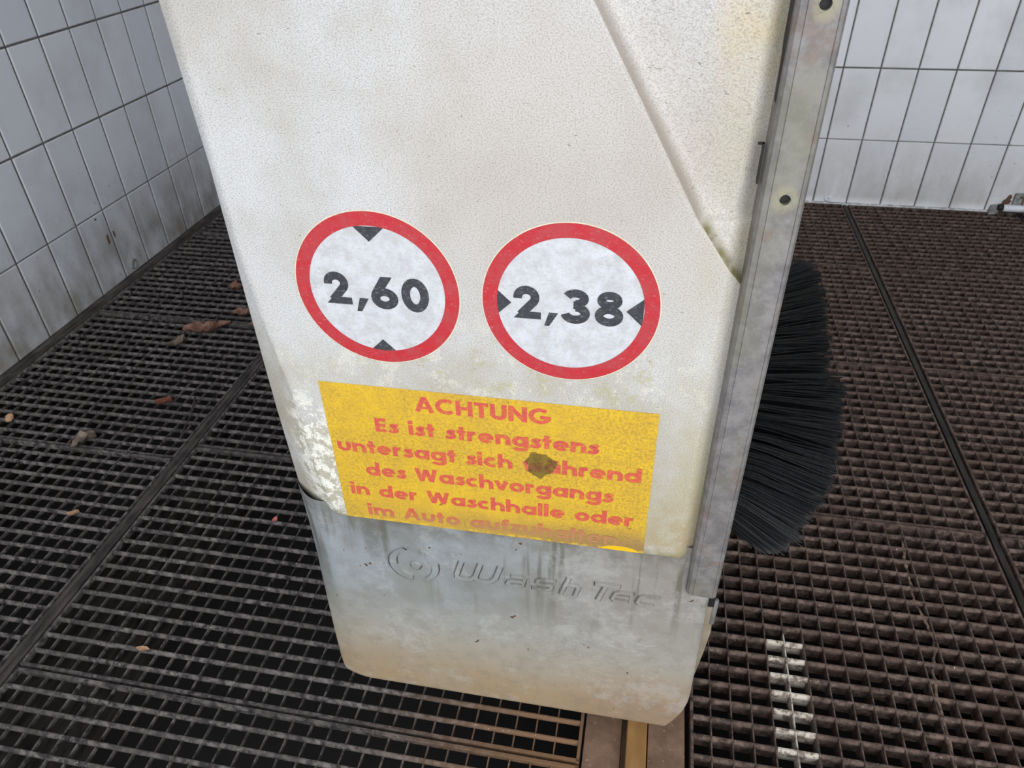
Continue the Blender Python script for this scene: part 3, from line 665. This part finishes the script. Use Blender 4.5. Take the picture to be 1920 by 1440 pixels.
def sign(label, cx, cz, r, tris, digs, com):
    s = empty('warning_sticker', (cx, 0.5995, cz - r), label=label, category='sticker')
    F = Flat(0.59975); disc(F, cx, cz, r + 0.0011); F.obj('sticker_margin', M_mar, s)
    F = Flat(0.59960); disc(F, cx, cz, r - 0.012); F.obj('white_field', M_whs, s)
    for t in tris: F = Flat(0.59945); F.poly(t); F.obj('arrow_mark', M_blk, s)
    F = Flat(0.59930); annulus(F, cx, cz, r - 0.0142, r); F.obj('red_ring', M_red, s)
    F = Flat(0.59930)
    for d_ in digs: digit(F, *d_)
    comma(F, *com); F.obj('number', M_blk, s)
    return s
def arrow_v(ax, az, zo, hw): return [(ax - hw, zo), (ax + hw, zo), (ax, az)]
sign('round red-ringed white height limit sticker reading 2,60 on the white cover', -0.2553, 0.7832, 0.0834,
     [[(-0.2710, 0.8515), (-0.2560, 0.8361), (-0.2395, 0.8515)], [(-0.2715, 0.7125), (-0.2415, 0.7125), (-0.2562, 0.7274)]],
     [('2', -0.3095, -0.2827, 0.7661, 0.8018), ('6', -0.2622, -0.2337, 0.7640, 0.7998), ('0', -0.2303, -0.2023, 0.7634, 0.8000)], (-0.2790, -0.2650, 0.7592, 0.7743))
sign('round red-ringed white width limit sticker reading 2,38 on the white cover', -0.0649, 0.7828, 0.0839,
     [[(-0.1358, 0.7969), (-0.1208, 0.7823), (-0.1358, 0.7678)], [(0.0042, 0.7965), (0.0042, 0.7665), (-0.0119, 0.7818)]],
     [('2', -0.1188, -0.0922, 0.7661, 0.8014), ('3', -0.0730, -0.0453, 0.7646, 0.8014), ('8', -0.0410, -0.0142, 0.7646, 0.8014)], (-0.0889, -0.0757, 0.7597, 0.7743))

ys = empty('warning_notice', (-0.154, 0.5995, 0.454), label='faded yellow rectangular sticker with red ACHTUNG warning text above the grey cover', category='sticker')
F = Flat(0.59975); F.poly([(-0.339, 0.4548), (0.031, 0.4548), (0.0302, 0.6652), (-0.3392, 0.6652)]); F.obj('yellow_sheet', M_yls, ys)
for txt, x0, x1, z0, z1, cap in (('ACHTUNG', -0.2310, -0.0805, 0.6362, 0.6366, 0.0206), ('Es ist strengstens', -0.2810, -0.0290, 0.6010, 0.6022, 0.0198),
        ('untersagt sich während', -0.3320, 0.0190, 0.5660, 0.5675, 0.0195), ('des Waschvorgangs', -0.3020, -0.0097, 0.5310, 0.5325, 0.0200),
        ('in der Waschhalle oder', -0.3262, 0.0162, 0.4962, 0.4978, 0.0195), ('im Auto aufzuhalten', -0.3090, 0.0000, 0.4622, 0.4636, 0.0195)):
    F = Flat(0.59960); text_line(F, txt, x0, x1, z0, z1, cap, 0.07, 0.42); F.obj('lettering', M_rtx, ys)
# brown residue over the word
M_res = Mat('brown_glue_residue', 0.5); M_res.col(M_res.mix(M_res.rng(M_res.noise(120, 5, 0.7), 0.35, 0.65), (84, 70, 36), (128, 106, 50)))
tr = M_res.n('ShaderNodeBsdfTransparent'); mx = M_res.n('ShaderNodeMixShader'); mx.inputs[0].default_value = 0.6
M_res.nt.links.new(tr.outputs[0], mx.inputs[1]); M_res.nt.links.new(M_res.b.outputs[0], mx.inputs[2])
M_res.nt.links.new(mx.outputs[0], M_res.nt.nodes['Material Output'].inputs[0])
F = Flat(0.59925); rnd = random.Random(5); P_ = []
for k in range(40):
    a = 2 * math.pi * k / 40; r = 1 + 0.10 * math.sin(3 * a + 1) + 0.08 * math.sin(7 * a) + rnd.uniform(-.06, .06); P_.append((-0.0925 + 0.0165 * r * math.cos(a), 0.5778 + 0.0180 * r * math.sin(a)))
F.poly(P_); F.obj('glue_residue', M_res, ys)

# moulded maker's mark on the grey cover
M_emb = M_low
M_dark = Mat('dark_mark_edges', 0.7); M_dark.col(M_dark.mix(M_dark.rng(M_dark.noise(70, 3), 0.35, 0.65), (70, 68, 60), (104, 102, 92)))  # darker tone for the lower edges of the raised mark
def darken_flanks(o, g=()):  # darker tone on flanks facing down and on the listed faces
    o.data.materials.append(M_dark.m)
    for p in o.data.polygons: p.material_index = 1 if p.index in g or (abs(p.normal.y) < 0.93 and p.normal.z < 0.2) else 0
    return o
def raised(mb, pts, w, H=0.0034, y0=0.606, closed=False, tf=lambda q: q, bev=0.0012):
    P2 = [tf(q) for q in pts]
    # darker flat copy of the stroke, offset to the lower left
    i = len(mb.v); dk_ = ribbon([(q[0] - 0.0007, q[1] - 0.0024) for q in P2], w + 0.0010, closed)
    for a, b_ in dk_: mb.v += [(a[0], y0 - 0.0003, a[1]), (b_[0], y0 - 0.0003, b_[1])]
    for k in range(len(dk_) - 1): mb.grime.add(len(mb.f)); p = i + 2 * k; mb.f.append((p, p + 1, p + 3, p + 2))
    ro = ribbon(P2, w, closed); ri = ribbon(P2, max(w - 2 * bev, w * 0.35), closed)
    if not closed:   # shorten the crest at both ends
        def sh(a, b_): L = math.hypot(a[0] - b_[0], a[1] - b_[1]) or 1; return ((b_[0] - a[0]) / L * bev, (b_[1] - a[1]) / L * bev)
        for e, nb in ((0, 1), (-1, -2)):
            d_ = sh(P2[e], P2[nb]); ri[e] = tuple((q[0] + d_[0], q[1] + d_[1]) for q in ri[e])
    i = len(mb.v); n = len(ro)
    for k in range(n):
        (a, b_), (c_, d_) = ro[k], ri[k]
        mb.v += [(a[0], y0 + 0.0012, a[1]), (c_[0], y0 - H, c_[1]), (d_[0], y0 - H, d_[1]), (b_[0], y0 + 0.0012, b_[1])]
    for k in range(n if closed else n - 1):
        p = i + 4 * k; q = i + 4 * ((k + 1) % n)
        for j in range(3): mb.f.append((p + j, p + j + 1, q + j + 1, q + j))
    if not closed: mb.f.append((i, i + 1, i + 2, i + 3)); e = i + 4 * (n - 1); mb.f.append((e + 3, e + 2, e + 1, e))
def logo_letter(strokes, x0, x1, z0, z1, w, shear=0.30):
    mb = MB(); Wd = (x1 - x0) - shear * (z1 - z0)
    tf = lambda q: (x0 + q[0] * Wd + shear * q[1] * (z1 - z0), z0 + q[1] * (z1 - z0))
    for k, st in enumerate(strokes): raised(mb, st, w, tf=tf, y0=0.606 - 0.00003 * k)
    return darken_flanks(mb.obj('raised_letter', M_emb, column), mb.grime)
wL = 0.0082; e = 0.09
logo_letter([[(e, 1), (e, 0.34), (0.12, 0.16), (0.20, 0.10), (0.36, 0.10), (0.44, 0.16), (0.49, 0.34), (0.49, 1)], [(0.49, 0.34), (0.53, 0.16), (0.60, 0.10), (0.74, 0.10), (0.84, 0.16), (0.91, 0.36), (0.91, 1)]], -0.2125, -0.1385, 0.3530, 0.3905, wL)
logo_letter([[(0.10, 0.88), (0.70, 0.88), (0.84, 0.74), (0.88, 0.10)], [(0.88, 0.13), (0.26, 0.13), (0.12, 0.24), (0.14, 0.42), (0.28, 0.50), (0.84, 0.50)]], -0.1405, -0.1065, 0.3548, 0.3785, 0.0062)
logo_letter([[(0.98, 0.88), (0.26, 0.88), (0.13, 0.78), (0.13, 0.62), (0.26, 0.52), (0.74, 0.52), (0.87, 0.40), (0.87, 0.24), (0.74, 0.12), (0.0, 0.12)]], -0.1050, -0.0700, 0.3555, 0.3795, 0.0062)
logo_letter([[(0.12, 0), (0.12, 1)], [(0.12, 0.56), (0.25, 0.62), (0.70, 0.62), (0.84, 0.52), (0.88, 0.0)]], -0.0690, -0.0345, 0.3530, 0.3870, 0.0066)
logo_letter([[(-0.12, 0.90), (1.10, 0.90)], [(0.44, 0.88), (0.44, 0)]], -0.0300, 0.0080, 0.3520, 0.3868, 0.0072)
logo_letter([[(1.0, 0.88), (0.30, 0.88), (0.14, 0.74), (0.12, 0.28), (0.26, 0.12), (0.96, 0.12)], [(0.14, 0.50), (0.88, 0.50)]], -0.0050, 0.0285, 0.3535, 0.3755, 0.0060)
logo_letter([[(1.0, 0.88), (0.30, 0.88), (0.14, 0.74), (0.12, 0.28), (0.26, 0.12), (0.94, 0.12)]], 0.0265, 0.0600, 0.3530, 0.3748, 0.0060)
def crescent(outer, inner, mb, H=0.0026, y0=0.606):
    n = len(outer)
    i = len(mb.v)
    for o_, q in zip(outer, inner): mb.v += [(o_[0] - 0.0012, y0 - 0.0003, o_[1] - 0.0018), (q[0] + (o_[0] - q[0]) * 0.2 - 0.0006, y0 - 0.0003, q[1] + (o_[1] - q[1]) * 0.2 - 0.0014)]  # darker flat copy of the swirl, offset to the lower left
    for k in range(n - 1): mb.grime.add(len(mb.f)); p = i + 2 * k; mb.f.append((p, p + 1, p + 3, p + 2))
    i = len(mb.v)
    for k in range(n):
        o_, q = outer[k], inner[k]; t = 0.16
        mb.v += [(o_[0], y0 + 0.001, o_[1]), (o_[0] + (q[0] - o_[0]) * t, y0 - H, o_[1] + (q[1] - o_[1]) * t), (q[0] + (o_[0] - q[0]) * t, y0 - H, q[1] + (o_[1] - q[1]) * t), (q[0], y0 + 0.001, q[1])]
    for k in range(n - 1):
        p = i + 4 * k
        for j in range(3): mb.f.append((p + j, p + j + 1, p + 5 + j, p + 4 + j))
mb = MB(); crescent(arc(-0.2605, 0.3712, 0.0365, 0.0330, 112, 262, 30), arc(-0.2545, 0.3745, 0.0285, 0.0270, 118, 248, 30), mb); darken_flanks(mb.obj('raised_swirl', M_emb, column), mb.grime)
mb = MB(); crescent(arc(-0.2605, 0.3712, 0.0350, 0.0335, -62, 100, 30), arc(-0.2670, 0.3690, 0.0285, 0.0285, -48, 78, 30), mb); darken_flanks(mb.obj('raised_swirl', M_emb, column), mb.grime)
mb = MB(); mb.lathe([(0.0088, 0.0012), (0.0080, -0.0012), (0.0058, -0.0026), (0.002, -0.0030)], (-0.2590, 0.606, 0.3690), 1, 24); darken_flanks(mb.obj('raised_drop', M_emb, column))

# ------------------------------------------------------------ side brush
M_br = Mat('black_bristle', 0.42, spec=0.5)
c = M_br.mix(M_br.rng(M_br.noise(160, 3), 0.35, 0.7), (12, 13, 16), (26, 29, 34)); M_br.col(c)
brush = empty('side_brush', (0.10, 0.86, 0.5), label='black bristle wheel brush sticking out behind the steel edge rail', category='brush')
BC = (0.86, 0.50)
b = MB(); b.lathe([(0.02, 0.079), (0.150, 0.079), (0.152, 0.082), (0.152, 0.094), (0.148, 0.097), (0.02, 0.097)], (0, BC[0], BC[1]), 0, 48); b.obj('brush_plate', M_black, brush)
b = MB(); rnd = random.Random(3)
def strand(b, p0, p1, p2, r):
    i = len(b.v); u = (Vector(p2) - Vector(p0)).normalized(); s1 = u.cross(Vector((0, 0, 1)) if abs(u.z) < .9 else Vector((0, 1, 0))).normalized(); s2 = u.cross(s1)
    for P, q in ((p0, 1), (p1, 1), (p2, .55)):
        for k in range(3): a = 2.094 * k; d_ = (s1 * math.cos(a) + s2 * math.sin(a)) * r * q; b.v.append((P[0] + d_.x, P[1] + d_.y, P[2] + d_.z))
    for j in range(2):
        for k in range(3): b.f.append((i + 3 * j + k, i + 3 * j + (k + 1) % 3, i + 3 * j + 3 + (k + 1) % 3, i + 3 * j + 3 + k))
    b.f.append((i + 6, i + 7, i + 8))
for ring_r, ntuft, tipR, L in ((0.146, 92, 0.200, 0.150), (0.134, 84, 0.178, 0.156), (0.118, 72, 0.152, 0.160), (0.09, 50, 0.11, 0.160), (0.05, 26, 0.06, 0.160)):
    for q in range(ntuft):
        a = 2 * math.pi * (q + rnd.uniform(-.25, .25)) / ntuft
        low_ = 1.0 if math.sin(a) > 0.55 else 1.05
        extra = -0.010 if math.sin(a) < 0.74 else -0.028
        if math.sin(a) < 0.25: extra = -0.010 - 0.044 * (0.25 - math.sin(a)) / 1.25
        tuft_da, tuft_dr = rnd.uniform(-.03, .03), rnd.uniform(-.006, .004)
        for s_ in range(26 if ring_r > .1 else 14):
            a0 = a + rnd.gauss(0, .012); a1 = a + tuft_da + rnd.gauss(0, .022); r0 = ring_r + rnd.gauss(0, .002); r1 = tipR + tuft_dr + rnd.gauss(0, .004)
            if math.sin(a) < -0.5: r1 -= 0.008 * (-math.sin(a) - 0.5) * 2
            ln = L + extra + rnd.uniform(-.008, .004); sag = 0.006
            def pt(t): r = r0 + (r1 - r0) * t ** 1.2; an = a0 + (a1 - a0) * t; return (0.094 + ln * t, BC[0] + r * math.cos(an), BC[1] + r * math.sin(an) - sag * t * t)
            strand(b, pt(0), pt(.5), pt(1), 0.0009)
b.obj('bristles', M_br, brush, fix=False, kind='stuff')

# ------------------------------------------------------------ debris on the gratings
def leaf_mat(name, a, b_): M = Mat(name, 0.8); M.col(M.mix(M.rng(M.noise(60, 4), 0.35, 0.65), a, b_)); return M
M_lf = leaf_mat('dead_leaf_brown', (104, 74, 60), (140, 104, 88)); M_lf2 = leaf_mat('dead_leaf_tan', (150, 120, 92), (186, 150, 116)); M_lf3 = leaf_mat('dead_leaf_grey', (90, 78, 68), (128, 112, 98)); M_lf4 = leaf_mat('dead_leaf_red', (96, 52, 42), (124, 72, 60)); M_lf5 = leaf_mat('petal_pink', (170, 92, 90), (196, 120, 116))
def leaf(label, x, y, L, W_, rot, mat, seed, lobes=0, curl=0.006):
    rnd = random.Random(seed); b = MB(); n = 12; prof = []
    rows_ = []
    for i in range(n + 1):
        t = i / n; w_ = W_ * (math.sin(math.pi * min(1, t * 0.98 + 0.01)) ** 0.7) * (1 + lobes * math.sin(t * 17 + seed)) * rnd.uniform(.85, 1.1)
        for j in (-1, -0.5, 0, 0.5, 1):
            u, v = (t - .5) * L, j * w_ / 2 * rnd.uniform(.9, 1.1)
            zz = 0.0022 + curl * (abs(j) ** 2) * (0.5 + t) + curl * 0.5 * math.sin(t * 5 + seed)
            zz = max(0.0016, zz); ca, sa = math.cos(rot), math.sin(rot); b.v.append((u * ca - v * sa, u * sa + v * ca, zz))
    for i in range(n):
        for j in range(4): a = i * 5 + j; b.f.append((a, a + 1, a + 6, a + 5))
    k = len(b.v); b.v += [(v[0], v[1], v[2] - 0.0007) for v in b.v[:k]]; b.f += [tuple(reversed([i + k for i in f])) for f in b.f[:]]
    me = b.mesh('dry_leaf', mat, smooth=True, fix=False)
    o = link('dry_leaf', me, None, (x, y, 0)); o['label'] = label; o['category'] = 'leaf'; o['group'] = 'fallen leaves on the left grating'; return o
leaf('largest crumpled brown leaf on the black grating, left of the column', -1.262, 1.632, 0.095, 0.058, 0.5, M_lf, 1, 0.35, 0.020)
leaf('small tan curled leaf touching the largest brown leaf', -1.297, 1.562, 0.050, 0.032, 0.9, M_lf3, 2, 0.25, 0.012)
leaf('narrow pointed brown leaf just right of the largest brown leaf', -1.215, 1.668, 0.058, 0.028, 0.9, M_lf, 12, 0.1, 0.008)
leaf('flat dark red-brown leaf in the middle of the left grating', -1.178, 1.300, 0.050, 0.030, 0.05, M_lf4, 3, 0.08, 0.008)
leaf('small orange-tan leaf at the far left edge of the grating', -1.524, 1.172, 0.022, 0.026, 1.4, M_lf2, 4, 0.1, 0.006)
leaf('crumpled grey-brown leaf nearest the far left, below the tan leaf', -1.283, 1.125, 0.060, 0.034, 0.9, M_lf3, 5, 0.4, 0.012)
leaf('small brown leaf on the grating beside the column edge, farthest from the camera', -1.290, 1.890, 0.042, 0.042, 0.2, M_lf, 6, 0.3, 0.012)
leaf('small brown leaf half way along the column edge, above the beam', -1.190, 1.742, 0.050, 0.042, 0.4, M_lf, 7, 0.3, 0.012)
leaf('faint brown leaf scrap lying over the grating close to the column', -1.130, 1.690, 0.034, 0.024, 1.2, M_lf3, 14, 0.2, 0.005)
leaf('tiny pink petal on the grating left of the grey cover', -0.712, 0.962, 0.016, 0.011, 1.5, M_lf5, 8, 0.0, 0.003)
leaf('small rust brown scrap of leaf left of the dark support beam', -1.150, 0.908, 0.028, 0.016, 0.3, M_lf2, 9, 0.1, 0.004)
leaf('pale tan chip caught on a cross bar near the bottom left', -0.808, 0.6345, 0.027, 0.010, 0.0, M_lf2, 10, 0.0, 0.001)
b = MB(); A = Vector((-1.108, 1.330, 0.006)); B_ = Vector((-1.052, 1.172, 0.005)); n = 14
for i in range(n + 1):
    t = i / n; p = A.lerp(B_, t) + Vector((0.004 * math.sin(t * 5), 0, 0.001 * math.sin(t * 9))); r = 0.0022 + 0.0008 * math.sin(t * 6 + 1)
    for k in range(7): a = 2 * math.pi * k / 7; b.v.append((p.x + r * math.cos(a), p.y, p.z - 0.0025 + r * math.sin(a)))
for i in range(n):
    for k in range(7): b.f.append((i * 7 + k, i * 7 + (k + 1) % 7, i * 7 + 7 + (k + 1) % 7, i * 7 + 7 + k))
b.f += [tuple(range(7)), tuple(n * 7 + k for k in range(7))]
M_tw = leaf_mat('dark_twig_bark', (40, 36, 34), (66, 60, 56))
b.obj('twig', M_tw, None, smooth=True, label='thin dark twig lying on the black grating beside the support beam', category='twig')

for o in bpy.data.objects:
    if '_w' in o: del o['_w']
